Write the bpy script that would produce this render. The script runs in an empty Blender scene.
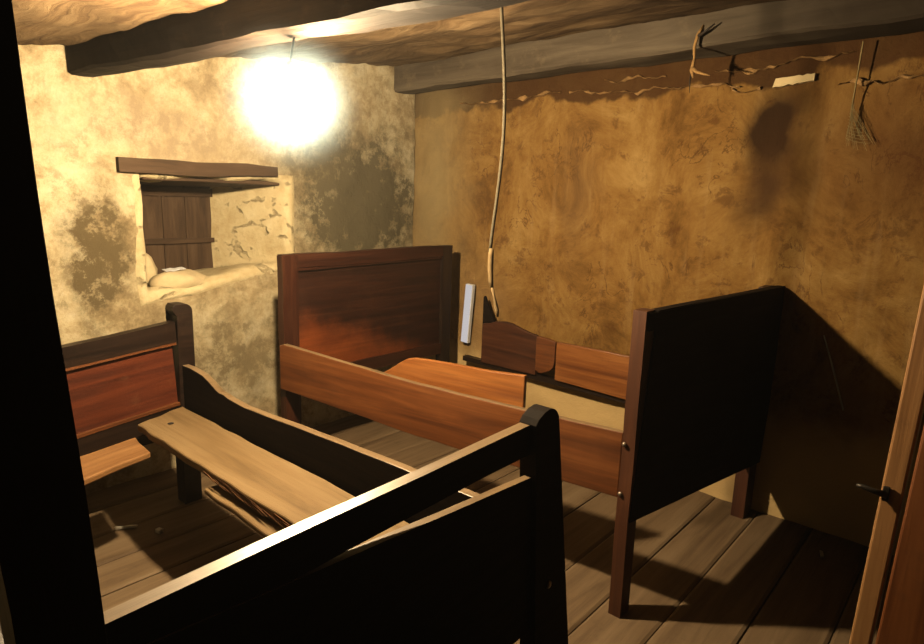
import bpy, bmesh, math, random
from mathutils import Vector, Matrix, noise
random.seed(7)
scene = bpy.context.scene
COL = scene.collection
R = math.radians

# ------------------------------------------------------------------ materials
def ramp(nt, fac, stops):
    n = nt.nodes.new('ShaderNodeValToRGB')
    els = n.color_ramp.elements
    while len(els) < len(stops): els.new(0.5)
    for e, (p, c) in zip(els, stops):
        e.position = p; e.color = (c[0], c[1], c[2], 1)
    nt.links.new(fac, n.inputs['Fac'])
    return n.outputs['Color']

def mathn(nt, op, a, b=None, c=None, clamp=False):
    n = nt.nodes.new('ShaderNodeMath'); n.operation = op; n.use_clamp = clamp
    for i, v in enumerate((a, b, c)):
        if v is None: continue
        if isinstance(v, (int, float)): n.inputs[i].default_value = v
        else: nt.links.new(v, n.inputs[i])
    return n.outputs[0]

def mix(nt, fac, a, b, mode='MIX'):
    n = nt.nodes.new('ShaderNodeMix'); n.data_type = 'RGBA'; n.blend_type = mode
    def put(s, v):
        if isinstance(v, (int, float)): s.default_value = v
        elif isinstance(v, tuple): s.default_value = (v[0], v[1], v[2], 1)
        else: nt.links.new(v, s)
    put(n.inputs[0], fac); put(n.inputs[6], a); put(n.inputs[7], b)
    return n.outputs[2]

def noise_tex(nt, vec, scale, detail=6, rough=.6, dist=0.0):
    n = nt.nodes.new('ShaderNodeTexNoise'); n.inputs['Scale'].default_value = scale
    n.inputs['Detail'].default_value = detail; n.inputs['Roughness'].default_value = rough
    n.inputs['Distortion'].default_value = dist
    nt.links.new(vec, n.inputs['Vector'])
    return n.outputs['Fac']

def mapped(nt, vec, scale=(1, 1, 1), loc=None):
    n = nt.nodes.new('ShaderNodeVectorMath'); n.operation = 'MULTIPLY'
    nt.links.new(vec, n.inputs[0]); n.inputs[1].default_value = scale
    out = n.outputs[0]
    if loc is not None:
        a = nt.nodes.new('ShaderNodeVectorMath'); a.operation = 'ADD'
        nt.links.new(out, a.inputs[0])
        if isinstance(loc, tuple): a.inputs[1].default_value = loc
        else: nt.links.new(loc, a.inputs[1])
        out = a.outputs[0]
    return out

def new_mat(name):
    m = bpy.data.materials.new(name); m.use_nodes = True
    nt = m.node_tree; b = nt.nodes['Principled BSDF']
    return m, nt, b

def bump(nt, b, h, strength, dist=.01):
    n = nt.nodes.new('ShaderNodeBump'); n.inputs['Strength'].default_value = strength
    n.inputs['Distance'].default_value = dist
    nt.links.new(h, n.inputs['Height']); nt.links.new(n.outputs['Normal'], b.inputs['Normal'])

def smooth(nt, v, lo, hi):
    n = nt.nodes.new('ShaderNodeMapRange'); n.interpolation_type = 'SMOOTHSTEP'
    nt.links.new(v, n.inputs['Value'])
    n.inputs['From Min'].default_value = lo; n.inputs['From Max'].default_value = hi
    return n.outputs['Result']

def wood(name, dark, mid, light, rough=.5, grain=(1.5, 26, 26), wear=None, spec=.4, bumps=.25, darkening=None, painted_glow=None):
    """grain runs along the local X axis of each board"""
    m, nt, b = new_mat(name)
    tc = nt.nodes.new('ShaderNodeTexCoord').outputs['Object']
    inf = nt.nodes.new('ShaderNodeObjectInfo').outputs['Random']
    off = nt.nodes.new('ShaderNodeVectorMath'); off.operation = 'SCALE'
    off.inputs[0].default_value = (37.1, 23.7, 51.3); nt.links.new(inf, off.inputs['Scale'])
    base = mapped(nt, tc, (1, 1, 1), off.outputs[0])
    g = noise_tex(nt, mapped(nt, base, grain), 1.0, 8, .62, .6)
    fine = noise_tex(nt, mapped(nt, base, (grain[0] * 3, grain[1] * 5, grain[2] * 5)), 1.0, 4, .6)
    big = noise_tex(nt, base, 2.6, 4, .55, .4)
    col = ramp(nt, g, [(.28, dark), (.5, mid), (.74, light)])
    col = mix(nt, mathn(nt, 'MULTIPLY', smooth(nt, fine, .52, .72), .35), col, dark)
    col = mix(nt, mathn(nt, 'MULTIPLY', smooth(nt, big, .5, .75), .45), col, mix(nt, .5, col, light))
    if wear:
        spots = noise_tex(nt, base, 9.0, 8, .7)
        col = mix(nt, mathn(nt, 'MULTIPLY', smooth(nt, spots, .56, .7), wear[1]), col, wear[0])
    if painted_glow:  # warm bounced light painted into the lower part of the board
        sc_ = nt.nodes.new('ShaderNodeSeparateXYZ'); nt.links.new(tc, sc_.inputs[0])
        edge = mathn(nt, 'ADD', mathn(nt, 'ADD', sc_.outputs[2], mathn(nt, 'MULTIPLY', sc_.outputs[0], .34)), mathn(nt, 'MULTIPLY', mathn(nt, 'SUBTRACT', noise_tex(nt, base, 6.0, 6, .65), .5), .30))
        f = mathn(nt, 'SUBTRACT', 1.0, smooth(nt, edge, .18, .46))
        col = mix(nt, mathn(nt, 'MULTIPLY', f, .9), col, mix(nt, g, (.12, .022, .006), painted_glow))
    if darkening:  # darker towards the far end of local X
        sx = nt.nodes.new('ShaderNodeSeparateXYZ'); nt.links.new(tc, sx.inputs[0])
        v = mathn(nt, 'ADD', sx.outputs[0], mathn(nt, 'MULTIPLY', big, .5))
        col = mix(nt, mathn(nt, 'MULTIPLY', smooth(nt, v, darkening[0], darkening[1]), darkening[2]), col, darkening[3])
    nt.links.new(col, b.inputs['Base Color'])
    nt.links.new(mathn(nt, 'ADD', mathn(nt, 'MULTIPLY', big, .25), rough - .12), b.inputs['Roughness'])
    b.inputs['Specular IOR Level'].default_value = spec
    bump(nt, b, mathn(nt, 'ADD', g, mathn(nt, 'MULTIPLY', fine, .5)), bumps, .004)
    return m

M = {}
M['dark_wood'] = wood('dark_wood', (0.008, 0.0042, 0.003), (0.018, 0.009, 0.006), (0.034, 0.018, 0.011), .42, wear=((.10, .06, .035), .15), spec=.25)
M['brown_wood'] = wood('brown_wood', (0.018, 0.0055, 0.003), (0.042, 0.012, 0.006), (0.08, 0.027, 0.012), .42, wear=((.12, .06, .03), .14), spec=.22)
M['glow_panel'] = wood('glow_panel', (.014, .005, .003), (.030, .010, .006), (.058, .021, .011), .42, wear=((.12, .06, .03), .10), spec=.22, painted_glow=(.36, .095, .022))  # headboard panel, reflected glow from the bed put into its colour
M['red_panel'] = wood('red_panel', (0.035, 0.007, 0.003), (0.1, 0.019, 0.006), (0.18, 0.04, 0.012), .45, grain=(1.2, 18, 18), wear=((.30, .16, .08), .12))
M['orange_wood'] = wood('orange_wood', (0.12, 0.034, 0.008), (0.28, 0.094, 0.022), (0.44, 0.18, 0.05), .36, grain=(1.3, 22, 22), wear=((.14, .05, .02), .30), spec=.5)
M['rust_wood'] = wood('rust_wood', (0.07, 0.02, 0.006), (0.17, 0.053, 0.013), (0.3, 0.11, 0.032), .45, grain=(1.2, 20, 20), wear=((.11, .045, .02), .28), spec=.35)
M['pale_plank'] = wood('pale_plank', (0.13, 0.078, 0.03), (0.23, 0.148, 0.066), (0.31, 0.215, 0.11), .7, grain=(1.1, 13, 13), wear=((.22, .13, .06), .30), spec=.2, bumps=.35)
M['splinter'] = wood('splinter', (.07, .03, .014), (.16, .075, .03), (.30, .16, .07), .85, grain=(3, 40, 40), spec=.1, bumps=.6)
M['floor_wood'] = wood('floor_wood', (0.115, 0.072, 0.038), (0.205, 0.138, 0.078), (0.28, 0.2, 0.12), .75, grain=(1.2, 14, 14), wear=((.10, .065, .038), .35), spec=.2)
M['beam_wood'] = wood('beam_wood', (.006, .004, .003), (.016, .010, .007), (.035, .025, .016), .75, grain=(1.1, 16, 16), wear=((.16, .10, .05), .14), spec=.1, bumps=.7)
M['grey_beam'] = wood('grey_beam', (0.065, 0.05, 0.036), (0.125, 0.1, 0.073), (0.2, 0.165, 0.12), .8, grain=(1.0, 12, 12), wear=((.26, .20, .13), .3), spec=.1, bumps=.7, darkening=(1.9, 3.1, .85, (.022, .015, .010)))
M['shutter_wood'] = wood('shutter_wood', (0.04, 0.023, 0.013), (0.085, 0.05, 0.028), (0.14, 0.09, 0.055), .8, grain=(2, 18, 18), spec=.15)
M['jamb_wood'] = wood('jamb_wood', (.20, .09, .03), (.38, .19, .07), (.52, .29, .12), .5, grain=(1.2, 24, 24), wear=((.14, .06, .025), .3), spec=.35)
M['black_wood'] = wood('black_wood', (.006, .0035, .0025), (.011, .0065, .0045), (.02, .012, .008), .75, spec=.06)
M['stile_wood'] = wood('stile_wood', (.03, .009, .004), (.075, .023, .009), (.13, .046, .018), .5, spec=.3)
M['worn_wood'] = wood('worn_wood', (.12, .075, .035), (.22, .145, .075), (.32, .22, .12), .38, spec=.6)
M['post_wood'] = wood('post_wood', (.012, .008, .006), (.022, .015, .011), (.04, .027, .02), .7, spec=.2)

def plain(name, col, rough=.6, metal=0, var=.35, sc=14, spec=.4):
    m, nt, b = new_mat(name)
    tc = nt.nodes.new('ShaderNodeTexCoord').outputs['Object']
    n = noise_tex(nt, tc, sc, 6, .65)
    d = tuple(x * (1 - var) for x in col); l = tuple(min(1, x * (1 + var)) for x in col)
    nt.links.new(ramp(nt, n, [(.3, d), (.7, l)]), b.inputs['Base Color'])
    b.inputs['Roughness'].default_value = rough; b.inputs['Metallic'].default_value = metal
    b.inputs['Specular IOR Level'].default_value = spec
    bump(nt, b, n, .3, .004)
    return m
M['stone'] = plain('whitewashed_stone', (.70, .58, .36), .9, 0, .2, 9, .1)
M['iron'] = plain('iron', (.05, .042, .036), .5, .7, .4, 30)
M['bolt'] = plain('bolt_metal', (.42, .36, .30), .35, .8, .2, 30)
M['cord'] = plain('cord_fabric', (.085, .072, .048), .8, 0, .3, 60, .1)
M['pull'] = plain('pull_fabric', (.20, .14, .07), .8, 0, .25, 30, .1)
M['paper'] = plain('white_paper', (.86, .88, .92), .7, 0, .04, 20, .2)
M['web'] = plain('dusty_web', (.30, .24, .12), .95, 0, .2, 20, 0)
M['root'] = plain('dry_root', (.42, .25, .10), .85, 0, .4, 25, .1)
M['chip'] = plain('pale_chip', (.72, .68, .60), .7, 0, .1, 30, .2)
M['plaster_edge'] = plain('broken_plaster', (.38, .23, .10), .95, 0, .45, 14, .05)
M['white_plaster'] = plain('white_plaster', (.85, .70, .42), .95, 0, .1, 12, .05)
M['socket'] = plain('bakelite', (.02, .016, .013), .4, 0, .2, 20)

def emission(name, col, strength):
    m = bpy.data.materials.new(name); m.use_nodes = True; nt = m.node_tree
    nt.nodes.remove(nt.nodes['Principled BSDF'])
    e = nt.nodes.new('ShaderNodeEmission'); e.inputs['Color'].default_value = (*col, 1)
    e.inputs['Strength'].default_value = strength
    nt.links.new(e.outputs[0], nt.nodes['Material Output'].inputs['Surface'])
    return m
LAMP_STRENGTH = 9700.0
M['bulb'] = emission('glowing_bulb', (1.0, .745, .425), LAMP_STRENGTH)
HALO = .46
def halo_mat():  # scattering ball added for the glare round the bulb, not a glass part
    m = bpy.data.materials.new('glare_halo'); m.use_nodes = True; nt = m.node_tree
    nt.nodes.remove(nt.nodes['Principled BSDF'])
    v = nt.nodes.new('ShaderNodeVolumeScatter'); v.inputs['Density'].default_value = HALO
    v.inputs['Color'].default_value = (.52, .78, 1, 1)
    tc = nt.nodes.new('ShaderNodeTexCoord').outputs['Object']
    ln = nt.nodes.new('ShaderNodeVectorMath'); ln.operation = 'LENGTH'; nt.links.new(tc, ln.inputs[0])
    q = mathn(nt, 'SUBTRACT', 1.0, mathn(nt, 'DIVIDE', ln.outputs['Value'], .25), clamp=True)
    nt.links.new(mathn(nt, 'MULTIPLY', mathn(nt, 'MULTIPLY', q, q), HALO), v.inputs['Density'])
    nt.links.new(v.outputs[0], nt.nodes['Material Output'].inputs['Volume'])
    return m
M['halo'] = halo_mat()
M['strip'] = emission('strip_glow', (.90, .84, .84), .66)  # faint glow added to give the strip its bluish white

def gauss(nt, pos, c, s):
    """soft blob around c with per-axis radii s (0 ignores the axis)"""
    d = nt.nodes.new('ShaderNodeVectorMath'); d.operation = 'SUBTRACT'
    nt.links.new(pos, d.inputs[0]); d.inputs[1].default_value = c
    q = nt.nodes.new('ShaderNodeVectorMath'); q.operation = 'MULTIPLY'
    nt.links.new(d.outputs[0], q.inputs[0]); q.inputs[1].default_value = tuple(0 if v == 0 else 1 / v for v in s)
    l = nt.nodes.new('ShaderNodeVectorMath'); l.operation = 'DOT_PRODUCT'
    nt.links.new(q.outputs[0], l.inputs[0]); nt.links.new(q.outputs[0], l.inputs[1])
    return mathn(nt, 'EXPONENT', mathn(nt, 'MULTIPLY', l.outputs['Value'], -1.0))

def distorted_pos(nt, amount, scale):
    pos = nt.nodes.new('ShaderNodeNewGeometry').outputs['Position']
    n = nt.nodes.new('ShaderNodeTexNoise'); n.inputs['Scale'].default_value = scale; n.inputs['Detail'].default_value = 5
    nt.links.new(pos, n.inputs['Vector'])
    s = nt.nodes.new('ShaderNodeVectorMath'); s.operation = 'SUBTRACT'; nt.links.new(n.outputs['Color'], s.inputs[0]); s.inputs[1].default_value = (.5, .5, .5)
    k = nt.nodes.new('ShaderNodeVectorMath'); k.operation = 'SCALE'; nt.links.new(s.outputs[0], k.inputs[0]); k.inputs['Scale'].default_value = amount
    a = nt.nodes.new('ShaderNodeVectorMath'); nt.links.new(pos, a.inputs[0]); nt.links.new(k.outputs[0], a.inputs[1])
    return pos, a.outputs[0]

def whitewash():
    m, nt, b = new_mat('whitewashed_plaster')
    pos, dp = distorted_pos(nt, .35, 3.5)
    patches = noise_tex(nt, pos, 3.6, 10, .74, .15)
    fine = noise_tex(nt, pos, 11, 10, .78, .1)
    med = noise_tex(nt, pos, 5.5, 8, .7, .2)
    col = ramp(nt, patches, [(.34, (.30, .23, .13)), (.45, (.54, .43, .26)), (.53, (.74, .64, .42)), (.64, (.86, .78, .57))])
    dirt = mathn(nt, 'MULTIPLY', smooth(nt, fine, .49, .60), smooth(nt, med, .42, .58))
    col = mix(nt, mathn(nt, 'MULTIPLY', dirt, .42), col, (.23, .165, .085))
    grey = (.15, .13, .082)
    def stain(col, c, s, amt, colr=grey, k=1.6):
        g = gauss(nt, dp, c, s)
        f = mathn(nt, 'MULTIPLY', mathn(nt, 'MULTIPLY', g, mathn(nt, 'ADD', .62, mathn(nt, 'MULTIPLY', smooth(nt, fine, .36, .64), k * .62))), amt, clamp=True)
        return mix(nt, f, col, colr)
    # soot on the right of the niche, mould left of it, damp below it
    col = stain(col, (-3.28, 2.72, 1.45), (0, .50, .42), 1.5)
    col = stain(col, (-3.28, 2.45, 1.75), (0, .25, .25), .9)
    col = stain(col, (-3.28, 1.10, 1.17), (0, .14, .30), 1.15, (.155, .12, .065), 2.0)
    col = stain(col, (-3.28, 1.70, .58), (0, .55, .34), .75, (.26, .21, .125))
    col = stain(col, (-3.28, 1.50, 1.80), (0, .50, .20), .8, (.42, .33, .22))
    nt.links.new(col, b.inputs['Base Color']); b.inputs['Roughness'].default_value = .95
    b.inputs['Specular IOR Level'].default_value = .08
    bump(nt, b, mathn(nt, 'ADD', patches, mathn(nt, 'MULTIPLY', fine, .5)), .55, .03)
    return m
M['whitewash'] = whitewash()

def ochre():
    m, nt, b = new_mat('ochre_plaster')
    pos, dp = distorted_pos(nt, .30, 4)
    patches = noise_tex(nt, mapped(nt, pos, (1, 1, .8)), 2.8, 10, .74, .6)
    fine = noise_tex(nt, pos, 10, 10, .78, .5)
    med = noise_tex(nt, pos, 4.5, 8, .7, 1.0)
    col = ramp(nt, patches, [(.34, (.15, .074, .020)), (.46, (.265, .142, .040)), (.55, (.335, .195, .060)), (.68, (.44, .285, .105))])
    col = mix(nt, mathn(nt, 'MULTIPLY', mathn(nt, 'MULTIPLY', smooth(nt, fine, .50, .58), smooth(nt, med, .46, .60)), .58), col, (.115, .048, .017))
    lines = mathn(nt, 'ABSOLUTE', mathn(nt, 'SUBTRACT', noise_tex(nt, mapped(nt, pos, (1, 1, .6)), 5.2, 7, .6, 1.2), .5))
    crack = mathn(nt, 'MULTIPLY', mathn(nt, 'SUBTRACT', 1.0, smooth(nt, lines, .002, .014)), smooth(nt, noise_tex(nt, pos, 3.1, 3, .5), .52, .60))
    col = mix(nt, mathn(nt, 'MULTIPLY', crack, .7), col, (.10, .042, .015))
    # vertical scratches and drips
    drip = noise_tex(nt, mapped(nt, pos, (9, 9, .9)), 1.5, 6, .6)
    col = mix(nt, mathn(nt, 'MULTIPLY', smooth(nt, drip, .54, .68), .14), col, (.56, .40, .20))
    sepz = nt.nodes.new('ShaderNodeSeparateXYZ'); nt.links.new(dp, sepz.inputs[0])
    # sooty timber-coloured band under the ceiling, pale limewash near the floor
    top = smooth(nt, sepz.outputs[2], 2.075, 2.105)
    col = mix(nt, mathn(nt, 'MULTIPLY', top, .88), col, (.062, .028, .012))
    low = mathn(nt, 'SUBTRACT', 1.0, smooth(nt, sepz.outputs[2], .38, .62))
    col = mix(nt, mathn(nt, 'MULTIPLY', low, .85), col, (.86, .63, .31))
    def stain(col, c, s, amt, colr):
        g = gauss(nt, dp, c, s)
        return mix(nt, mathn(nt, 'MULTIPLY', g, amt, clamp=True), col, colr)
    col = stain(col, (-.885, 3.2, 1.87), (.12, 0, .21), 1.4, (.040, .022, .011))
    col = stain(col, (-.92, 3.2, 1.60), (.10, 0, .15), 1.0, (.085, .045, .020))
    col = stain(col, (-1.95, 3.2, 1.55), (.10, 0, .35), .45, (.20, .12, .055))
    col = stain(col, (-3.1, 3.2, 1.6), (.28, 0, .9), .75, (.48, .38, .20))
    col = stain(col, (-.30, 3.2, 1.75), (.42, 0, .32), .8, (.115, .048, .018))
    col = stain(col, (-2.65, 3.2, .75), (.22, 0, .30), .5, (.45, .30, .15))
    nt.links.new(col, b.inputs['Base Color']); b.inputs['Roughness'].default_value = .95
    b.inputs['Specular IOR Level'].default_value = .06
    bump(nt, b, mathn(nt, 'ADD', patches, mathn(nt, 'MULTIPLY', fine, .6)), .55, .03)
    return m
M['ochre'] = ochre()

def ceiling_mat():
    m, nt, b = new_mat('ceiling_boards')
    pos, dp = distorted_pos(nt, .5, 1.6)
    g = noise_tex(nt, mapped(nt, dp, (1.2, 9, 1)), 1.6, 8, .62, .8)
    fine = noise_tex(nt, pos, 14, 8, .7)
    col = ramp(nt, g, [(.3, (.08, .045, .022)), (.48, (.19, .122, .062)), (.7, (.32, .225, .125))])
    col = mix(nt, mathn(nt, 'MULTIPLY', smooth(nt, fine, .55, .7), .4), col, (.075, .04, .018))
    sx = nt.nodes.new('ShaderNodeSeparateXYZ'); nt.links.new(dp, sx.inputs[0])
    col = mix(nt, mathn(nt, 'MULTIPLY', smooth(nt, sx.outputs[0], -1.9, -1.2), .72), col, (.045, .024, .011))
    nt.links.new(col, b.inputs['Base Color']); b.inputs['Roughness'].default_value = .9
    b.inputs['Specular IOR Level'].default_value = .1
    bump(nt, b, mathn(nt, 'ADD', g, mathn(nt, 'MULTIPLY', fine, .4)), .35, .03)
    return m
M['ceiling'] = ceiling_mat()

# ------------------------------------------------------------------ mesh helpers
def link(name, bm, mat, parent=None, mw=None, sm=False, bevel=0.0):
    me = bpy.data.meshes.new(name)
    bmesh.ops.recalc_face_normals(bm, faces=bm.faces[:])
    bm.to_mesh(me); bm.free()
    o = bpy.data.objects.new(name, me); COL.objects.link(o)
    for mt in (mat if isinstance(mat, list) else [mat]): me.materials.append(mt)
    mw = mw or Matrix.Identity(4)
    if parent is not None:
        o.parent = parent
        o.matrix_basis = PW(parent).inverted() @ mw
    else:
        o.matrix_basis = mw
    if sm:
        for p in me.polygons: p.use_smooth = True
    if bevel:
        bv = o.modifiers.new('bevel', 'BEVEL'); bv.width = bevel; bv.segments = 2
        bv.limit_method = 'ANGLE'; bv.angle_limit = R(35)
    return o

def PW(o):
    """world matrix of a parent chain without needing a view layer update"""
    m = o.matrix_basis.copy()
    while o.parent is not None:
        o = o.parent; m = o.matrix_basis @ m
    return m

def tag(o, label=None, cat=None, group=None, kind=None):
    if label: o['label'] = label
    if cat: o['category'] = cat
    if group: o['group'] = group
    if kind: o['kind'] = kind
    return o

def empty(name, loc, label, cat, group=None):
    o = bpy.data.objects.new(name, None); COL.objects.link(o); o.location = loc
    o.empty_display_size = .1
    return tag(o, label, cat, group)

def frame(p0, p1, up=(0, 0, 1)):
    """local X runs from p0 to p1, local Z as close to up as possible"""
    p0 = Vector(p0); x = (Vector(p1) - p0); L = x.length; x.normalize()
    y = Vector(up).cross(x).normalized(); z = x.cross(y)
    m = Matrix((x, y, z)).transposed().to_4x4(); m.translation = p0
    return m, L

def prism(outline, y0, y1):
    """outline in local XZ, extruded along local Y"""
    bm = bmesh.new()
    a = [bm.verts.new((x, y0, z)) for x, z in outline]
    b = [bm.verts.new((x, y1, z)) for x, z in outline]
    bm.faces.new(a); bm.faces.new(list(reversed(b)))
    n = len(a)
    for i in range(n):
        bm.faces.new((a[i], b[i], b[(i + 1) % n], a[(i + 1) % n]))
    bmesh.ops.triangulate(bm, faces=[f for f in bm.faces if len(f.verts) > 4])
    return bm

def board(name, mat, parent, p0, p1, h, t, up=(0, 0, 1), bevel=.005, wob=.002, h1=None, seed=0, yoff=0.0):
    """a worn board whose bottom edge runs from p0 to p1; height h (h1 at the far end), thickness t"""
    m, L = frame(p0, p1, up)
    if h1 is None: h1 = h
    n = max(2, int(L / .09))
    top, bot = [], []
    for i in range(n + 1):
        s = i / n
        w = noise.noise(Vector((s * L * 4 + seed * 7.3, seed * 3.1, .3))) * wob * 2
        w2 = noise.noise(Vector((s * L * 4 + seed * 5.3, seed * 2.7, 9.3))) * wob * 2
        top.append((s * L, h + (h1 - h) * s + w)); bot.append((s * L, w2))
    return link(name, prism(bot + list(reversed(top)), yoff - t / 2, yoff + t / 2), mat, parent, m, bevel=bevel)

def slab(name, mat, parent, corners, t, bevel=.006, wob=.004, seed=0, nx=14, ny=3, edge_wob=.0):
    """a horizontal-ish plank through four top corners (ordered round), thickness t, slightly uneven; grain along first edge"""
    c = [Vector(p) for p in corners]
    m, L = frame(c[0], c[1]); inv = m.inverted(); q = [inv @ p for p in c]
    bm = bmesh.new(); top = []; bot = []
    for i in range(nx + 1):
        s = i / nx; rt, rb = [], []
        for j in range(ny + 1):
            r = j / ny
            p = (q[0] * (1 - s) + q[1] * s) * (1 - r) + (q[3] * (1 - s) + q[2] * s) * r
            nz = noise.noise(Vector((s * 4 + seed, r * 2, seed * 2.3))) * wob
            ey = 0
            if j in (0, ny): ey = noise.noise(Vector((s * L * 7 + seed * 3.7, j * 5.1, 1.7))) * edge_wob
            ex = 0
            if i in (0, nx): ex = noise.noise(Vector((r * 3 + seed * 1.7, i * 2.1, 4.2))) * edge_wob
            rt.append(bm.verts.new((p.x + ex, p.y + ey, p.z + nz))); rb.append(bm.verts.new((p.x + ex, p.y + ey, p.z + nz - t)))
        top.append(rt); bot.append(rb)
    for i in range(nx):
        for j in range(ny):
            bm.faces.new((top[i][j], top[i + 1][j], top[i + 1][j + 1], top[i][j + 1]))
            bm.faces.new((bot[i][j], bot[i][j + 1], bot[i + 1][j + 1], bot[i + 1][j]))
        bm.faces.new((top[i][0], bot[i][0], bot[i + 1][0], top[i + 1][0]))
        bm.faces.new((top[i][ny], top[i + 1][ny], bot[i + 1][ny], bot[i][ny]))
    for j in range(ny):
        bm.faces.new((top[0][j], top[0][j + 1], bot[0][j + 1], bot[0][j]))
        bm.faces.new((top[nx][j], bot[nx][j], bot[nx][j + 1], top[nx][j + 1]))
    return link(name, bm, mat, parent, m, bevel=bevel)

def profile_board(name, mat, parent, origin, xdir, outline, t, bevel=.005, yoff=0.0):
    """outline (s along xdir, z up) extruded to thickness t"""
    o = Vector(origin); m, _ = frame(o, o + Vector(xdir))
    return link(name, prism(outline, yoff - t / 2, yoff + t / 2), mat, parent, m, bevel=bevel)

def strip_board(name, mat, parent, origin, xdir, samples, t, bevel=.004, step=.025, wob=.0015, seed=0):
    """board cut to a profile: samples (s, z_bottom, z_top) along xdir, built as quads"""
    o = Vector(origin); m, _ = frame(o, o + Vector(xdir)); S = []
    for a, b in zip(samples, samples[1:]):
        n = max(1, int(round((b[0] - a[0]) / step)))
        S += [tuple(a[k] + (b[k] - a[k]) * i / n for k in range(3)) for i in range(n)]
    S.append(samples[-1]); bm = bmesh.new(); rings = []
    for x, zb, zt in S:
        w = wob * 2 * noise.noise(Vector((x * 6, seed * 3.3, 1.1)))
        rings.append([bm.verts.new(p) for p in ((x, -t / 2, zb + w), (x, t / 2, zb + w), (x, t / 2, zt + w), (x, -t / 2, zt + w))])
    for a, b in zip(rings, rings[1:]):
        for k in range(4): bm.faces.new((a[k], a[(k + 1) % 4], b[(k + 1) % 4], b[k]))
    bm.faces.new(rings[0]); bm.faces.new(rings[-1])
    return link(name, bm, mat, parent, m, bevel=bevel)

def worn_top(o, mat, lim=.92):
    o.data.materials.append(mat)
    for p in o.data.polygons:
        if p.normal.z > lim: p.material_index = len(o.data.materials) - 1
    return o

def tube(name, pts, radii, mat, parent=None, seg=10, sm=True):
    bm = bmesh.new(); rings = []
    P = [Vector(p) for p in pts]
    if not isinstance(radii, (list, tuple)): radii = [radii] * len(P)
    ref = None
    for i, p in enumerate(P):
        d = (P[min(i + 1, len(P) - 1)] - P[max(i - 1, 0)]).normalized()
        if ref is None: ref = d.orthogonal().normalized()
        u = (ref - d * ref.dot(d)).normalized(); ref = u; v = d.cross(u)
        rings.append([bm.verts.new(p + (u * math.cos(2 * math.pi * k / seg) + v * math.sin(2 * math.pi * k / seg)) * radii[i]) for k in range(seg)])
    for a, b in zip(rings, rings[1:]):
        for k in range(seg): bm.faces.new((a[k], a[(k + 1) % seg], b[(k + 1) % seg], b[k]))
    bm.faces.new(rings[0]); bm.faces.new(rings[-1])
    return link(name, bm, mat, parent, None, sm=sm)

def lathe(name, prof, loc, mat, parent=None, seg=24, axis=None):
    bm = bmesh.new(); rings = []
    for r, z in prof:
        rings.append([bm.verts.new((r * math.cos(2 * math.pi * k / seg), r * math.sin(2 * math.pi * k / seg), z)) for k in range(seg)])
    for a, b in zip(rings, rings[1:]):
        for k in range(seg): bm.faces.new((a[k], a[(k + 1) % seg], b[(k + 1) % seg], b[k]))
    bm.faces.new(rings[0]); bm.faces.new(rings[-1])
    m = Matrix.Translation(loc)
    if axis is not None: m = m @ Vector((0, 0, 1)).rotation_difference(Vector(axis)).to_matrix().to_4x4()
    return link(name, bm, mat, parent, m, sm=True)

def rock(name, loc, rad, mat, parent=None, seed=0, amp=.25, sub=3):
    bm = bmesh.new(); bmesh.ops.create_icosphere(bm, subdivisions=sub, radius=1)
    for v in bm.verts:
        k = 1 + amp * noise.fractal(v.co * 1.3 + Vector((seed * 3.1, seed, 0)), 1, 2, 3)
        v.co = Vector((v.co.x * rad[0] * k, v.co.y * rad[1] * k, v.co.z * rad[2] * k))
    return link(name, bm, mat, parent, Matrix.Translation(loc), sm=True)

def fbm(p, s=1.0):
    return noise.fractal(Vector(p) * s, 1.0, 2.0, 4)

def ceil_z(y): return 2.10 + .13 * (y - .93)

# ------------------------------------------------------------------ room shell
WX, WY = -3.28, 3.2        # window wall plane, back wall plane
XR = 1.3

def niche_inside(y, z):
    """the rough opening in the window wall"""
    zb = .945 + (y - 1.32) * .16
    return zb < z < 1.60 and 1.30 < y < 2.16

# wall with the niche
def grid_wall(name, nu, nv, fn, mat, skip=None):
    bm = bmesh.new(); V = {}
    for i in range(nu + 1):
        for j in range(nv + 1):
            V[i, j] = bm.verts.new(fn(i / nu, j / nv))
    for i in range(nu):
        for j in range(nv):
            if skip and skip((i + .5) / nu, (j + .5) / nv): continue
            bm.faces.new((V[i, j], V[i + 1, j], V[i + 1, j + 1], V[i, j + 1]))
    bmesh.ops.delete(bm, geom=[v for v in bm.verts if not v.link_faces], context='VERTS')
    o = link(name, bm, mat, None, None, sm=True)
    return tag(o, kind='structure')

YL0, YL1 = -.9, 3.2
def w_left(u, v):
    y = YL0 + (YL1 - YL0) * u; z = v * (ceil_z(y) + .02)
    return (WX - .014 * fbm((y, z, 3.1), 2.3) - .008 * fbm((y, z, 8), 7), y, z)
def skip_left(u, v):
    y = YL0 + (YL1 - YL0) * u; z = v * (ceil_z(y) + .02)
    return niche_inside(y, z)
wall_left = grid_wall('wall_left', 205, 115, w_left, M['whitewash'], skip_left)

def w_back(u, v):
    x = WX - .03 + (XR - WX + .03) * u; z = v * (ceil_z(WY) + .02)
    d = .016 * fbm((x, z, 1.7), 1.9) + .008 * fbm((x, z, 5.2), 7)
    return (x, WY + .012 + d, z)
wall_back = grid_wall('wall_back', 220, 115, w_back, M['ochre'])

# near left wall of the room, seen only past the post
def w_near(u, v):
    x = WX + (2.4) * u; z = v * 2.0
    return (x, YL0 + .01 * fbm((x, z, 4), 2), z)
grid_wall('wall_near', 50, 40, w_near, M['whitewash'])

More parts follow.
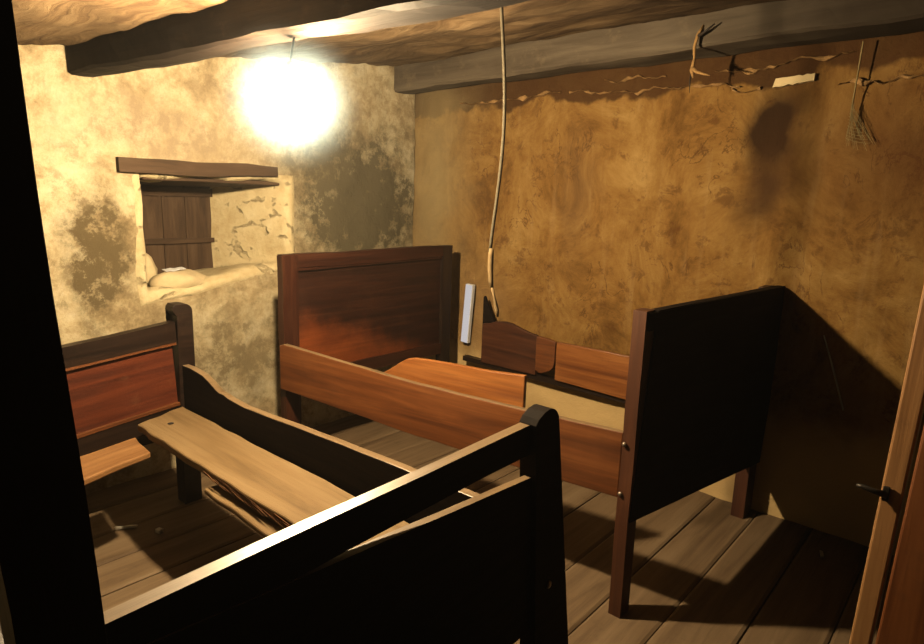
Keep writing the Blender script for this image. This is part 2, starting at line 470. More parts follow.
# reveal of the niche: rings of the opening from the face of the wall back to the shutter
def ring(sc_y0, sc_y1, zb0, zb1, zt, x, n=12, wob=.012, seed=0):
    pts = []
    for k in range(n): pts.append((sc_y0 + (sc_y1 - sc_y0) * k / n, zb0 + (zb1 - zb0) * k / n))
    for k in range(n): pts.append((sc_y1, zb1 + (zt - zb1) * k / n))
    for k in range(n): pts.append((sc_y1 + (sc_y0 - sc_y1) * k / n, zt))
    for k in range(n): pts.append((sc_y0, zt + (zb0 - zt) * k / n))
    out = []
    for i, (y, z) in enumerate(pts):
        w = Vector((noise.noise(Vector((y * 6, z * 6, x * 5 + seed))), noise.noise(Vector((y * 6 + 9, z * 6, x * 5 + seed))))) * wob
        out.append((x + w.x * .4, y + w.x, z + w.y))
    return out
rings = [ring(1.225, 2.235, .87, 1.02, 1.65, WX - .05, wob=.006),
         ring(1.275, 2.185, .92, 1.065, 1.61, WX + .006, wob=.012),
         ring(1.310, 2.150, .955, 1.095, 1.585, WX + .010, wob=.016),
         ring(1.335, 2.120, .985, 1.12, 1.57, WX - .04, wob=.02),
         ring(1.36, 2.065, 1.00, 1.10, 1.565, WX - .16, wob=.03),
         ring(1.40, 2.00, 1.00, 1.07, 1.56, WX - .28, wob=.03),
         ring(1.45, 1.93, 1.01, 1.05, 1.555, WX - .39, wob=.025),
         ring(1.50, 1.88, 1.02, 1.03, 1.55, WX - .47, wob=.01)]
bm = bmesh.new()
RV = [[bm.verts.new(p) for p in r] for r in rings]
for a, b in zip(RV, RV[1:]):
    for k in range(len(a)): bm.faces.new((a[k], a[(k + 1) % len(a)], b[(k + 1) % len(a)], b[k]))
def reveal_mat():
    m, nt, b = new_mat('limewashed_stones')
    pos, dp = distorted_pos(nt, .12, 8)
    vor = nt.nodes.new('ShaderNodeTexVoronoi'); vor.feature = 'DISTANCE_TO_EDGE'; vor.inputs['Scale'].default_value = 1.0
    nt.links.new(mapped(nt, dp, (5, 5, 9)), vor.inputs['Vector'])
    n = noise_tex(nt, pos, 9, 8, .65)
    gap = mathn(nt, 'MULTIPLY', mathn(nt, 'SUBTRACT', 1.0, smooth(nt, vor.outputs['Distance'], .02, .12)), smooth(nt, n, .51, .60))
    col = ramp(nt, n, [(.3, (.60, .48, .27)), (.55, (.78, .67, .42)), (.75, (.85, .76, .52))])
    col = mix(nt, mathn(nt, 'MULTIPLY', gap, .6), col, (.34, .26, .14))
    nt.links.new(col, b.inputs['Base Color']); b.inputs['Roughness'].default_value = .95
    b.inputs['Specular IOR Level'].default_value = .06
    bump(nt, b, mathn(nt, 'SUBTRACT', n, gap), .7, .03)
    return m
M['reveal'] = reveal_mat()
rv = link('niche_reveal', bm, M['reveal'], wall_left, None, sm=True)

# window niche: board shutter at the back
win = bpy.data.objects.new('window_1', None); COL.objects.link(win); win.location = (WX - .47, 1.69, 1.02); tag(win, kind='structure')
for k, (y0, y1) in enumerate(((1.47, 1.60), (1.603, 1.735), (1.738, 1.91))):
    m, L = frame((WX - .46, y0 + (y1 - y0) / 2, .98), (WX - .46, y0 + (y1 - y0) / 2, 1.60), up=(0, 1, 0))
    w = (y1 - y0)
    link('shutter_board', prism([(0, -w / 2), (L, -w / 2), (L, w / 2), (0, w / 2)], -.012, .012), M['shutter_wood'], win, m, bevel=.003)
board('shutter_batten', M['shutter_wood'], win, (WX - .435, 1.48, 1.475), (WX - .435, 1.90, 1.475), .05, .02)
board('shutter_batten', M['shutter_wood'], win, (WX - .435, 1.48, 1.20), (WX - .435, 1.90, 1.20), .03, .02)

slab('soffit_shade', M['shutter_wood'], win, [(WX - .46, 1.36, 1.556), (WX - .46, 2.02, 1.556), (WX - .03, 2.12, 1.578), (WX - .03, 1.335, 1.578)], .022, nx=10, ny=4, wob=.004)  # dark board added to deepen the shadow under the lintel
# lintel over the niche
lin = board('wooden_lintel', M['shutter_wood'], None, (WX + .004, 1.20, 1.585), (WX + .004, 2.06, 1.60), .075, .09, wob=.008, bevel=.008, h1=.062, seed=4)
tag(lin, 'short brown wooden lintel set in the whitewashed wall above the window niche', 'lintel')

# stones on the sill and the scrap of white
st = rock('sill_stone', (WX - .10, 1.53, 1.015), (.10, .155, .072), M['stone'], None, seed=2, amp=.18)
tag(st, 'rounded whitewashed stone lying on the sill of the window niche', 'stone')
pp = slab('paper_scrap', M['paper'], None, [(WX - .06, 1.435, 1.085), (WX - .06, 1.545, 1.093), (WX - .11, 1.545, 1.098), (WX - .11, 1.435, 1.091)], .004, bevel=.001, nx=5, ny=2, wob=.006)
tag(pp, 'small white scrap lying on the stone in the window niche', 'paper')
st2 = rock('sill_stone', (WX - .22, 1.40, 1.06), (.07, .05, .10), M['stone'], None, seed=5, amp=.2)
tag(st2, 'upright wedge of whitewashed stone at the left side of the window niche', 'stone')

# floor of wide boards running towards the back wall
floor = bpy.data.objects.new('floor', None); COL.objects.link(floor); tag(floor, kind='structure')
x = WX - .02; k = 0
edges = []
while x < XR:
    w = random.choice((.22, .25, .27, .24))
    edges.append((x, x + w)); x += w
# one joint must fall beside the tall bed end (x = -0.75)
shift = min((e[1] - (-.75) for e in edges), key=abs)
edges = [(a - shift, b - shift) for a, b in edges]
for i, (a, b) in enumerate(edges):
    m, L = frame(((a + b) / 2, YL0, 0), ((a + b) / 2, WY + .03, 0))
    w = (b - a) / 2 - .0028
    bm = bmesh.new(); n = 40; g = []
    for q in range(n + 1):
        y = L * q / n; rr = []
        for r in (-1, -.9, -.3, .3, .9, 1):
            zz = .004 * noise.noise(Vector((a * 3, y * 1.5, r))) - (.006 if abs(r) == 1 else 0) + .003 * noise.noise(Vector((i * 7.7, 0, 0)))
            rr.append(bm.verts.new((y, r * w, zz)))
        rr = [bm.verts.new((y, -w, -.03))] + rr + [bm.verts.new((y, w, -.03))]
        g.append(rr)
    for q in range(n):
        for r in range(7): bm.faces.new((g[q][r], g[q + 1][r], g[q + 1][r + 1], g[q][r + 1]))
    link('floor_board', bm, M['floor_wood'], floor, m)
bm = bmesh.new()
v = [bm.verts.new(p) for p in ((WX - .3, YL0, -.035), (XR, YL0, -.035), (XR, WY + .1, -.035), (WX - .3, WY + .1, -.035))]
bm.faces.new(v); link('subfloor', bm, M['post_wood'], floor)

# ceiling
def w_ceil(u, v):
    x = WX - .06 + (XR - WX + .06) * u; y = YL0 + (WY + .06 - YL0) * v
    return (x, y, ceil_z(y) + .022 * fbm((x * .8, y * 2.2, 1.3), 1.6) + .012 * fbm((x * 1.5, y * 4, 6.3), 3))
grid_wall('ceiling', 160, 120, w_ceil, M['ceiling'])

# ------------------------------------------------------------------ ceiling beams
def beam(name, mat, p0, p1, h, w, label, seed):
    m, L = frame(p0, p1); bm = bmesh.new(); n = 60; rings = []
    prof = [(-w / 2, .012), (-w / 2 + .012, 0), (0, -.003), (w / 2 - .012, 0), (w / 2, .012), (w / 2, h * .5), (w / 2, h - .012), (w / 2 - .012, h), (-w / 2 + .012, h), (-w / 2, h - .012), (-w / 2, h * .5)]
    for i in range(n + 1):
        s = L * i / n; rr = []
        for k, (y, z) in enumerate(prof):
            d = fbm((s * 1.1 + seed, y * 4, z * 4), 1.8)
            rr.append(bm.verts.new((s, y + .014 * d, z + .016 * fbm((s + seed * 3, y * 3, z * 3 + 4), 2.2))))
        rings.append(rr)
    for a, b in zip(rings, rings[1:]):
        for k in range(len(prof)): bm.faces.new((a[k], a[(k + 1) % len(prof)], b[(k + 1) % len(prof)], b[k]))
    bm.faces.new(rings[0]); bm.faces.new(rings[-1])
    o = link(name, bm, mat, None, m)
    return tag(o, label, 'beam')
beam('ceiling_beam', M['beam_wood'], (-3.27, 1.090, 1.998), (1.2, 1.515, 1.998), .18, .115, 'dark rough ceiling beam nearest the camera, above the glowing bulb', 1.0)
beam('ceiling_beam', M['grey_beam'], (-3.27, 3.085, 2.215), (1.25, 3.085, 2.225), .24, .20, 'long grey weathered ceiling beam running along the top of the back wall', 5.0)

# ragged broken plaster edge below the back beam
def ragged(name, pts, mat, parent, th, seed, depth=.018):
    """thin ledge of broken plaster along pts (x, z), standing proud of the back wall"""
    bm = bmesh.new(); rings = []
    P = []
    for (x0, z0), (x1, z1) in zip(pts, pts[1:]):
        n = max(2, int(abs(x1 - x0) / .010))
        P += [(x0 + (x1 - x0) * i / n, z0 + (z1 - z0) * i / n) for i in range(n)]
    P.append(pts[-1])
    for x, z in P:
        e = noise.noise(Vector((x * 9 + seed, 0, 0))) + .45 * noise.noise(Vector((x * 31 + seed, 0, 5))); h = th * max(.12, .35 + 2.6 * noise.noise(Vector((x * 13 + seed, 3, 0))))
        zc = z + .020 * e; yb = WY + .03; yf = WY - depth * (.3 + abs(noise.noise(Vector((x * 11, seed, 1)))))
        rings.append([bm.verts.new(q) for q in ((x, yb, zc - h), (x, yf + .008, zc - h), (x, yf, zc), (x, yf + .004, zc + h * .6), (x, yb, zc + h))])
    for a, b in zip(rings, rings[1:]):
        for k in range(5): bm.faces.new((a[k], a[(k + 1) % 5], b[(k + 1) % 5], b[k]))
    bm.faces.new(rings[0]); bm.faces.new(rings[-1])
    return link(name, bm, mat, parent)
ragged('plaster_edge', [(-2.85, 2.118), (-2.45, 2.125), (-2.08, 2.135)], M['plaster_edge'], wall_back, .008, 1)
ragged('plaster_edge', [(-2.02, 2.13), (-1.75, 2.105), (-1.53, 2.10), (-1.27, 2.10), (-1.07, 2.075)], M['plaster_edge'], wall_back, .009, 2)
ragged('plaster_edge', [(-1.80, 2.17), (-1.62, 2.165), (-1.45, 2.16)], M['plaster_edge'], wall_back, .010, 3)
ragged('plaster_edge', [(-1.20, 2.155), (-1.02, 2.14), (-.80, 2.17), (-.62, 2.17)], M['plaster_edge'], wall_back, .010, 4)
ragged('plaster_edge', [(-.66, 2.045), (-.48, 2.05), (-.36, 2.055), (-.05, 2.07)], M['plaster_edge'], wall_back, .010, 6)
ragged('plaster_edge', [(-1.11, 2.062), (-.98, 2.052)], M['plaster_edge'], wall_back, .007, 9)
# the flake of white plaster
slabp = [(-.925, WY - .012, 2.055), (-.755, WY - .012, 2.070), (-.755, WY - .012, 2.100), (-.915, WY - .012, 2.093)]
bm = bmesh.new(); fr = []
n = 10
def lp(a, b, s): return tuple(a[i] + (b[i] - a[i]) * s for i in range(3))
lo = [lp(slabp[0], slabp[1], i / n) for i in range(n + 1)]; hi = [lp(slabp[3], slabp[2], i / n) for i in range(n + 1)]
f_ = [bm.verts.new((p[0], p[1], p[2] + .007 * noise.noise(Vector((i * .9, 0, 0))))) for i, p in enumerate(lo)]
g_ = [bm.verts.new((p[0], p[1], p[2] + .006 * noise.noise(Vector((i * .8, 7, 0))))) for i, p in enumerate(hi)]
fb = [bm.verts.new((q.co.x, WY + .03, q.co.z)) for q in f_]; gb = [bm.verts.new((q.co.x, WY + .03, q.co.z)) for q in g_]
for i in range(n):
    bm.faces.new((f_[i], f_[i + 1], g_[i + 1], g_[i])); bm.faces.new((f_[i], fb[i], fb[i + 1], f_[i + 1])); bm.faces.new((g_[i], g_[i + 1], gb[i + 1], gb[i]))
bm.faces.new((f_[0], g_[0], gb[0], fb[0])); bm.faces.new((f_[n], fb[n], gb[n], g_[n]))
link('plaster_flake', bm, M['white_plaster'], wall_back)

# ------------------------------------------------------------------ near bed (in the foreground, towards the left)
bedA = empty('bed_frame', (-1.85, .75, 0), 'dark wooden bed frame in the foreground with two panelled ends and bare planks inside', 'bed')
AX0, AX1, AY0, AY1 = -2.87, -.81, .13, 1.285

def scroll_post(parent, x, yb0, yb1, yt0, yt1, h, t, mat):
    """end post: leans a little, rounded shoulder at the top; built in the YZ plane"""
    m, _ = frame((x, 0, 0), (x, 1, 0))
    w = yt1 - yt0
    out = [(yb0, 0), (yb1, 0), (yt1, h - .05)]
    for k in range(7):
        a = math.pi / 2 * k / 6
        out.append((yt1 - .045 + .045 * math.cos(a), h - .045 + .045 * math.sin(a)))
    out += [(yt0 + w * .35, h - .004), (yt0 + .012, h - .016), (yt0, h - .03), (yt0 + .004, h - .055)]
    return link('post', prism(out, -t / 2, t / 2), mat, parent, m, bevel=.006)
# foot end
fp = scroll_post(bedA, AX1, 1.268, 1.462, 1.186, 1.290, 1.005, .050, M['black_wood'])
scroll_post(bedA, AX1, .045, .145, .055, .150, 1.0, .075, M['dark_wood'])
rail_top = worn_top(board('top_rail', M['black_wood'], bedA, (AX1, .10, .866), (AX1, 1.205, .897), .078, .028, wob=.0015, h1=.077, bevel=.003, seed=3, yoff=.008), M['worn_wood'])
worn_top(board('end_panel', M['black_wood'], bedA, (AX1, .10, .345), (AX1, 1.28, .395), .562, .020, h1=.436, wob=.001, bevel=.003, seed=4), M['worn_wood'])
for z in (.508,):
    lathe('bolt', [(0.001, 0), (.011, 0), (.010, .006), (.004, .009), (.001, .009)], (AX1 + .024, 1.285, z), M['bolt'], fp, 12, (1, 0, 0))
# head end
HX = lambda y: -2.875 + (1.285 - y) * .16
hp = profile_board('post', M['dark_wood'], bedA, (HX(1.285), 1.285, 0), (0, 1, 0),
    [(-.04, 0), (.045, 0), (.045, .93)] + [(.045 - .035 + .035 * math.cos(math.pi / 2 * k / 6), .955 + .035 * math.sin(math.pi / 2 * k / 6)) for k in range(7)] + [(-.035, .99), (-.045, .98), (-.048, .962), (-.028, .935)], .075)
profile_board('post', M['dark_wood'], bedA, (HX(.2), .2, 0), (0, 1, 0), [(-.045, 0), (.04, 0), (.04, .95), (-.02, .97), (-.045, .94)], .075)
board('top_rail', M['dark_wood'], bedA, (HX(.22), .22, .765), (HX(1.25), 1.25, .812), .072, .045, h1=.096, seed=6)
board('end_panel', M['red_panel'], bedA, (HX(.22) - .005, .22, .45), (HX(1.25) - .005, 1.25, .50), .33, .02, h1=.33, wob=.0, bevel=.003, seed=7)
board('bottom_rail', M['dark_wood'], bedA, (HX(.22), .22, .345), (HX(1.25), 1.25, .385), .115, .042, h1=.130, seed=8)
board('panel_bead', M['rust_wood'], bedA, (HX(.22) + .017, .22, .458), (HX(1.25) + .017, 1.25, .508), .013, .018, seed=9)
board('panel_bead', M['rust_wood'], bedA, (HX(.22) + .017, .22, .755), (HX(1.25) + .017, 1.25, .802), .010, .014, seed=10)
# side rails: tall at the head, swept down to a low straight board
def swept(L, hi, lo, lo_end, zb):
    """side board: tall shoulder at the head, swept down with a little step, then straight"""
    d = hi - lo
    return [(0, zb, hi), (.08, zb, hi + .002), (.15, zb, hi - .004), (.20, zb, hi - .12 * d), (.26, zb, hi - .38 * d), (.31, zb, hi - .66 * d), (.345, zb, hi - .80 * d),
            (.385, zb, hi - .80 * d), (.42, zb, hi - .90 * d), (.48, zb, lo + .004), (.56, zb, lo), (1.2, zb, lo + (lo_end - lo) * .55), (L, zb, lo_end)]
worn_top(strip_board('side_rail', M['black_wood'], bedA, (-2.845, 1.285, 0), (1, 0, 0), swept(1.985, .700, .628, .676, .44), .034, seed=1), M['worn_wood'], .45)
strip_board('side_rail', M['dark_wood'], bedA, (-2.66, .16, 0), (1, 0, 0), swept(1.80, .56, .50, .50, .36), .034, seed=2)
board('ledge', M['dark_wood'], bedA, (-2.80, 1.245, .425), (-.86, 1.255, .425), .04, .045, seed=12)
board('ledge', M['dark_wood'], bedA, (-2.62, .20, .35), (-.86, .20, .35), .04, .035, seed=13)
board('cross_slat', M['dark_wood'], bedA, (-2.80, .24, .372), (-2.835, 1.225, .372), .038, .06, seed=14)
board('cross_slat', M['dark_wood'], bedA, (-.92, .24, .385), (-.92, 1.225, .385), .04, .06, seed=15)

# loose planks in the near bed
pl = slab('wooden_plank', M['pale_plank'], None, [(-2.732, 1.008, .503), (-.875, 1.000, .503), (-.875, 1.252, .503), (-2.832, 1.252, .503)], .034, nx=44, ny=4, wob=.002, edge_wob=.013, seed=3)
tag(pl, 'long pale wide plank with a knot hole, lying lengthwise in the foreground bed', 'plank')
# splintered near edge and knot as parts of the plank
bm = bmesh.new()
for k in range(26):
    s = -2.12 + k * .021 + random.uniform(-.01, .01); y = 1.005 + random.uniform(-.012, .004)
    L = random.uniform(.07, .18); z = .486 + random.uniform(-.010, .008); r = random.uniform(.002, .005)
    a = Vector((s, y, z)); b = Vector((s + L, y - random.uniform(.0, .016), z - random.uniform(0, .010)))
    va = [bm.verts.new(a + Vector((0, r * math.cos(t), r * math.sin(t)))) for t in (0, 2.1, 4.2)]
    vb = [bm.verts.new(b + Vector((0, r * .3 * math.cos(t), r * .3 * math.sin(t)))) for t in (0, 2.1, 4.2)]
    for q in range(3): bm.faces.new((va[q], va[(q + 1) % 3], vb[(q + 1) % 3], vb[q]))
    bm.faces.new(va); bm.faces.new(vb)
link('splintered_edge', bm, M['splinter'], pl)
kn = lathe('knot_hole', [(.001, 0), (.013, 0), (.012, .0015), (.001, .001)], (-2.64, 1.115, .5042), M['post_wood'], pl, 14)
p2 = slab('wooden_plank', M['pale_plank'], None, [(-2.06, .968, .449), (-.90, .958, .449), (-.90, 1.205, .452), (-2.06, 1.205, .452)], .022, nx=30, ny=3, wob=.003, edge_wob=.012, seed=8)
tag(p2, 'narrow pale plank edge showing underneath the long wide plank in the foreground bed', 'plank')
p3 = slab('wooden_plank', M['pale_plank'], None, [(-2.60, .42, .442), (-2.735, 1.000, .444), (-2.535, .985, .444), (-2.36, .42, .442)], .026, nx=12, ny=3, wob=.003, edge_wob=.010, seed=5)
p3.data.materials[0] = M['jamb_wood']; tag(p3, 'short broken plank lying across the head of the foreground bed', 'plank')

# ------------------------------------------------------------------ far bed along the back wall
bedB = empty('bed_frame', (-1.8, 2.5, 0), 'long wooden bed frame with tall panelled ends and orange sides along the back wall', 'bed')
BX = -2.75
# head end
board('stile', M['brown_wood'], bedB, (BX, 1.748, 0), (BX, 1.748, 1.200), .092, .05, up=(0, 1, 0), seed=21, wob=.003)
board('stile', M['dark_wood'], bedB, (BX, 2.932, 0), (BX, 2.932, 1.213), .088, .05, up=(0, 1, 0), seed=22, wob=.003)
board('top_rail', M['brown_wood'], bedB, (BX, 1.752, 1.132), (BX, 3.022, 1.145), .070, .048, seed=23, wob=.004)
board('end_panel', M['glow_panel'], bedB, (BX - .008, 1.80, .53), (BX - .008, 2.99, .53), .62, .02, seed=24, wob=0, bevel=.003)
board('panel_bead', M['brown_wood'], bedB, (BX + .012, 1.845, 1.120), (BX + .012, 2.93, 1.131), .012, .012, seed=25)
board('bottom_rail', M['brown_wood'], bedB, (BX, 1.80, .50), (BX, 2.99, .50), .07, .045, seed=26)
# foot end (towards the door)
FX = lambda y: -.915 + (y - 1.94) * .085
fst = board('stile', M['stile_wood'], bedB, (FX(1.985) + .012, 1.948, 0), (FX(1.985) + .012, 1.948, 1.155), .070, .048, up=(0, 1, 0), seed=27, wob=.003)
board('stile', M['stile_wood'], bedB, (FX(3.13), 3.062, 0), (FX(3.13), 3.062, 1.150), .118, .06, up=(0, 1, 0), seed=28, wob=.003)
board('end_panel', M['black_wood'], bedB, (FX(1.96) + .024, 1.955, .385), (FX(3.175) + .024, 3.175, .270), .770, .034, h1=.885, seed=29, wob=.001)
board('top_rail', M['black_wood'], bedB, (FX(1.965) + .024, 1.962, 1.085), (FX(3.175) + .024, 3.175, 1.085), .062, .044, h1=.068, seed=30)
for z, y in ((.675, 1.945), (.487, 1.945)):
    lathe('bolt', [(.001, 0), (.009, 0), (.008, .005), (.003, .008), (.001, .008)], (FX(y) + .002, y - .001, z), M['bolt'], fst, 12, (0, -1, 0))
# near side rail, a plain wide board
worn_top(strip_board('side_rail', M['rust_wood'], bedB, (-2.735, 1.738, 0), Vector((1.81, .236, 0)),
    [(0, .512, .742), (.03, .510, .752), (.12, .506, .748), (.5, .490, .728), (.9, .470, .710), (1.3, .464, .706), (1.82, .462, .712)], .030, seed=31), M['worn_wood'])
# far side rail: short dark swept piece, a broken lobe, and the long orange board
strip_board('shade_triangle', M['black_wood'], bedB, (-2.540, 3.140, 0), (1, 0, 0), [(0, .45, .885), (.010, .45, .895), (.05, .45, .815), (.105, .45, .715)], .020, seed=38)  # black triangle added in place of a shaded hollow, not a bed part
strip_board('side_rail', M['stile_wood'], bedB, (-2.520, 3.115, 0), (1, 0, 0),
    [(0, .45, .712), (.06, .45, .722), (.11, .45, .742), (.19, .452, .752), (.25, .452, .746), (.31, .452, .728), (.38, .452, .710), (.435, .453, .704)], .024, seed=32)
strip_board('side_rail', M['rust_wood'], bedB, (-2.082, 3.108, 0), (1, 0, 0),
    [(0, .49, .702), (.04, .475, .700), (.08, .49, .697), (.11, .505, .694), (.13, .53, .690), (.137, .56, .685)], .03, seed=33)
strip_board('side_rail', M['orange_wood'], bedB, (-1.94, 3.112, 0), (1, 0, 0),
    [(0, .458, .688), (.01, .455, .690), (.1, .453, .692), (.5, .443, .693), (1.04, .440, .694)], .026, seed=34)
board('ledge', M['dark_wood'], bedB, (-2.70, 3.150, .425), (-.93, 3.150, .405), .034, .045, seed=35)

for cx in (-1.86, -1.47):
    cy = 1.738 + (cx + 2.735) * .1304
    board('cleat', M['stile_wood'], bedB, (cx, cy + .012, .478), (cx, cy + .085, .478), .020, .05, seed=39, wob=0)

# tall board standing inside the near side of the far bed
ub = strip_board('loose_board', M['orange_wood'], None, (-2.13, 1.888, 0), Vector((.79, .094, .0)),
    [(0, .60, .690), (.05, .56, .720), (.12, .515, .768), (.16, .502, .790), (.20, .50, .800), (.35, .50, .808), (.60, .50, .815), (.765, .50, .822)], .022, bevel=.004, seed=36)
tag(ub, 'glossy orange board standing on edge just inside the near side of the far bed', 'board')

# ------------------------------------------------------------------ bulb
LP = Vector((-1.80, 1.20, 1.80))
lamp = empty('light_bulb', (LP.x, LP.y, 2.03), 'glowing bulb in an added halo of glare hanging under the dark ceiling beam', 'lamp')
prof = []
for k in range(15):
    a = math.pi * k / 14
    r = .034 * math.sin(a); z = -.034 * math.cos(a)
    if z > .012: r = max(r, .034 * math.sin(math.acos(-.012 / .034)) * (1 - (z - .012) / .06))
    prof.append((max(r, .001), z))
prof += [(.013, .045), (.012, .055)]
prof = [p for p in prof if True]
prof = sorted(prof, key=lambda p: p[1])
lathe('bulb', prof, LP, M['bulb'], lamp, 24)
gp = [(max(.001, .25 * math.sin(math.pi * k / 32)), -.25 * math.cos(math.pi * k / 32)) for k in range(33)]
lathe('glare_halo', gp, LP + Vector((0, 0, .0)), M['halo'], lamp, 48)
lathe('socket', [(.001, .05), (.015, .05), (.019, .06), (.019, .10), (.012, .115), (.001, .115)], LP, M['socket'], lamp, 20)
tube('flex', [LP + Vector((0, 0, .11)), LP + Vector((.003, .008, .16)), LP + Vector((0, .02, .205))], .0035, M['socket'], lamp, 8)

# ------------------------------------------------------------------ hanging cord
pc = empty('pull_cord', (-1.475, 1.87, 2.22), 'long pale cord hanging from the ceiling in front of the ochre wall', 'cord')
pts = []
for k in range(25):
    s = k / 24
    pts.append((-1.489 + .040 * math.sin(s * math.pi) ** 1.3 - .004 * s, 1.87, 2.24 - s * .93))
tube('cord', pts, .0066, M['cord'], pc, 10)
tube('pull', [(-1.487, 1.87, 1.325), (-1.488, 1.87, 1.30), (-1.488, 1.87, 1.25), (-1.484, 1.87, 1.20), (-1.477, 1.87, 1.175)], [.008, .011, .0105, .010, .006], M['pull'], pc, 12)
tube('tail', [(-1.480, 1.87, 1.185), (-1.466, 1.872, 1.14), (-1.452, 1.874, 1.09), (-1.446, 1.875, 1.062)], [.006, .005, .009, .004], M['pull'], pc, 8)

# ------------------------------------------------------------------ white strip on the back wall
sp = empty('wall_strip', (-2.73, 3.17, .53), 'narrow white vertical strip on the wall beside the tall bed end', 'strip')
m, L = frame((-2.722, 3.176, .545), (-2.692, 3.176, .945), up=(-1, 0, 0))
link('strip_backing', prism([(-.004, -.030), (L + .004, -.030), (L + .004, .030), (-.004, .030)], -.014, .016), M['paper'], sp, m, bevel=.004)
link('glow_face', prism([(0, -.027), (L, -.027), (L, .027), (0, .027)], -.020, -.012), M['strip'], sp, m, bevel=.002)

# ------------------------------------------------------------------ root, cobweb, scraps
rt = empty('dry_root', (-1.2, 2.96, 2.27), 'pale dry root dangling from the front of the grey ceiling beam', 'root')
tube('stem', [(-1.19, 2.985, 2.32), (-1.203, 2.955, 2.27), (-1.212, 2.95, 2.22), (-1.207, 2.95, 2.17), (-1.213, 2.95, 2.12), (-1.203, 2.945, 2.085)], [.006, .009, .007, .006, .010, .003], M['root'], rt, 8)
tube('side_root', [(-1.212, 2.95, 2.13), (-1.185, 2.94, 2.108), (-1.15, 2.935, 2.095), (-1.12, 2.93, 2.085)], [.010, .007, .005, .002], M['root'], rt, 8)
tube('side_root', [(-1.203, 2.955, 2.265), (-1.165, 2.945, 2.28), (-1.125, 2.94, 2.305)], [.008, .006, .003], M['post_wood'], rt, 8)
tube('side_root', [(-1.213, 2.95, 2.12), (-1.216, 2.945, 2.07), (-1.212, 2.945, 2.02)], [.005, .0035, .001], M['post_wood'], rt, 8)

cw = bmesh.new()
def strand(bm, a, b, r, sag=.0, n=8, seg=5):
    a, b = Vector(a), Vector(b); rings = []
    d = (b - a).normalized(); u = d.orthogonal().normalized(); v = d.cross(u)
    for i in range(n + 1):
        s = i / n; p = a.lerp(b, s) + Vector((0, 0, -sag * 4 * s * (1 - s)))
        rings.append([bm.verts.new(p + (u * math.cos(2 * math.pi * k / seg) + v * math.sin(2 * math.pi * k / seg)) * r) for k in range(seg)])
    for p, q in zip(rings, rings[1:]):
        for k in range(seg): bm.faces.new((p[k], p[(k + 1) % seg], q[(k + 1) % seg], q[k]))
strand(cw, (-.580, 3.15, 2.20), (-.592, 3.175, 1.93), .0035)
for k in range(22):
    t = (k / 21) ** 1.4
    strand(cw, (-.596 + .012 * random.random(), 3.17, 1.96 - .06 * random.random()), (-.600 + .115 * t, 3.185, 1.81 - .035 * t + random.uniform(-.03, .03)), .0008)
for k in range(9):
    z = 1.92 - k * .013
    w = (1.94 - z) * .75
    strand(cw, (-.598, 3.172, z), (-.598 + w, 3.18, z - w * .25), .0010, .006)
co = link('cobweb', cw, M['web'], None)
tag(co, 'dusty cobweb hanging in a fan on the back wall below the ceiling', 'cobweb')

def scrap(name, loc, size, rot, mat, label, cat, seed):
    bm = bmesh.new(); bmesh.ops.create_cube(bm, size=1)
    bmesh.ops.subdivide_edges(bm, edges=bm.edges[:], cuts=2, use_grid_fill=True)
    for v in bm.verts:
        k = 1 + .3 * noise.noise(v.co * 2.3 + Vector((seed, 0, 0)))
        v.co = Vector((v.co.x * size[0] * k, v.co.y * size[1] * k, v.co.z * size[2]))
    m = Matrix.Translation(loc) @ Matrix.Rotation(rot, 4, 'Z')
    o = link(name, bm, mat, None, m, sm=True)
    return tag(o, label, cat)
scrap('wood_chip', (-2.80, .955, .010), (.085, .012, .010), 1.0, M['chip'], 'thin pale sliver on the dark floor under the foreground bed', 'chip', 1)
scrap('pebble', (-2.66, 1.045, .012), (.026, .02, .018), .3, M['chip'], 'small pale pebble on the dark floor under the foreground bed', 'pebble', 2)

scrap('wood_chip', (-.42, 2.97, .008), (.05, .012, .008), 1.9, M['chip'], 'tiny pale chip on the shaded floor boards beside the door jamb', 'chip', 4)
tube('scratch', [(-.575, 3.196, .945), (-.52, 3.196, .80), (-.455, 3.196, .615)], [.003, .005, .004], M['chip'], wall_back, 6)
# ------------------------------------------------------------------ doorway posts
po = board('timber_post', M['post_wood'], None, (-.65, .160, 0), (-.65, .071, 2.06), .070, .06, up=(0, 1, 0), seed=40, wob=.002, bevel=.006)
tag(po, 'black upright timber post close to the camera at the left edge', 'post')
door = bpy.data.objects.new('door_1', None); COL.objects.link(door); door.location = (-.1, 1.7, 0); tag(door, kind='structure')
def slanted(name, mat, y0, y1, x_bot0, x_bot1, x_top0, x_top1, z0, z1, bevel=.005):
    m, L = frame((0, (y0 + y1) / 2, 0), (0, (y0 + y1) / 2, 1), up=(-1, 0, 0))
    # local x = world z, local z = -world x
    out = [(z0, -x_bot0), (z1, -x_top0), (z1, -x_top1), (z0, -x_bot1)]
    return link(name, prism(out, -(y1 - y0) / 2, (y1 - y0) / 2), mat, door, m, bevel=bevel)
slanted('door_jamb', M['jamb_wood'], 1.68, 1.76, -.163, -.122, -.106, -.058, 0, 2.16)
slanted('door_board', M['rust_wood'], 1.668, 1.715, -.113, .06, -.049, .124, 0, 2.16)
slanted('door_board', M['rust_wood'], 1.670, 1.717, .065, .24, .129, .30, 0, 2.16)
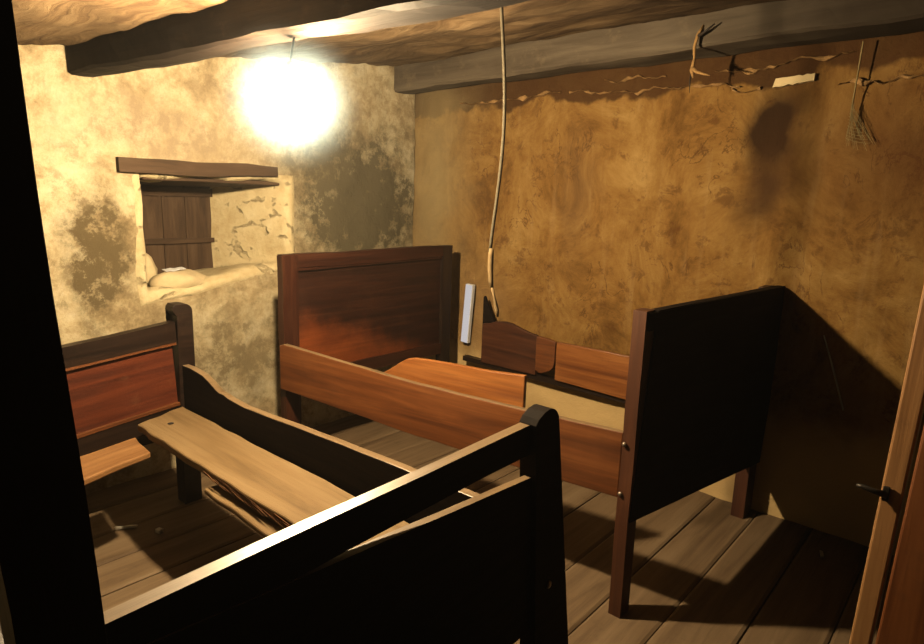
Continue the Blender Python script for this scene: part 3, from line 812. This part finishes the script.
tube('latch', [(-.128, 1.672, .858), (-.150, 1.660, .864), (-.176, 1.655, .870), (-.186, 1.656, .868)], [.009, .007, .006, .004], M['iron'], door, 8)
link('latch_plate', prism([(.842, .122), (.878, .122), (.878, .136), (.842, .136)], -.004, .004), M['iron'], door, frame((0, 1.674, 0), (0, 1.674, 1), up=(-1, 0, 0))[0], bevel=.002)

ALB = .42
for mt in bpy.data.materials:
    b = mt.node_tree.nodes.get('Principled BSDF')
    if not b or not b.inputs['Base Color'].is_linked: continue
    src = b.inputs['Base Color'].links[0].from_socket
    mt.node_tree.links.new(mix(mt.node_tree, 1.0, src, (ALB, ALB, ALB), 'MULTIPLY'), b.inputs['Base Color'])

# ------------------------------------------------------------------ world: black, with thin haze added for the glow round the bulb
w = bpy.data.worlds.new('world'); scene.world = w; w.use_nodes = True
nt = w.node_tree
nt.nodes['Background'].inputs['Color'].default_value = (0, 0, 0, 1)
nt.nodes['Background'].inputs['Strength'].default_value = 0
HAZE = .0015
vs = nt.nodes.new('ShaderNodeVolumeScatter'); vs.inputs['Density'].default_value = HAZE
vs.inputs['Anisotropy'].default_value = .35
nt.links.new(vs.outputs[0], nt.nodes['World Output'].inputs['Volume'])

# ------------------------------------------------------------------ camera
cam = bpy.data.cameras.new('camera'); co = bpy.data.objects.new('camera', cam); COL.objects.link(co)
cam.sensor_width = 36; cam.sensor_fit = 'HORIZONTAL'; cam.lens = 36 * 620 / 924; cam.clip_start = .02
r = Vector((0.7506097, 0.6600328, 0.0306864)); d = Vector((0.1492985, -0.1241797, -0.9809635)); f = Vector((-0.6436576, 0.7409022, -0.1917524))
m = Matrix((r, -d, -f)).transposed().to_4x4(); m.translation = (0, 0, 1.5)
co.matrix_world = m
scene.camera = co

scene.view_settings.view_transform = 'Standard'; scene.view_settings.look = 'None'
scene.view_settings.gamma = 1; scene.view_settings.use_curve_mapping = False
scene.view_settings.exposure = -.15
scene.cycles.use_denoising = True
scene.cycles.max_bounces = 6; scene.cycles.diffuse_bounces = 1; scene.cycles.glossy_bounces = 3
scene.cycles.volume_bounces = 0
scene.cycles.sample_clamp_indirect = 4
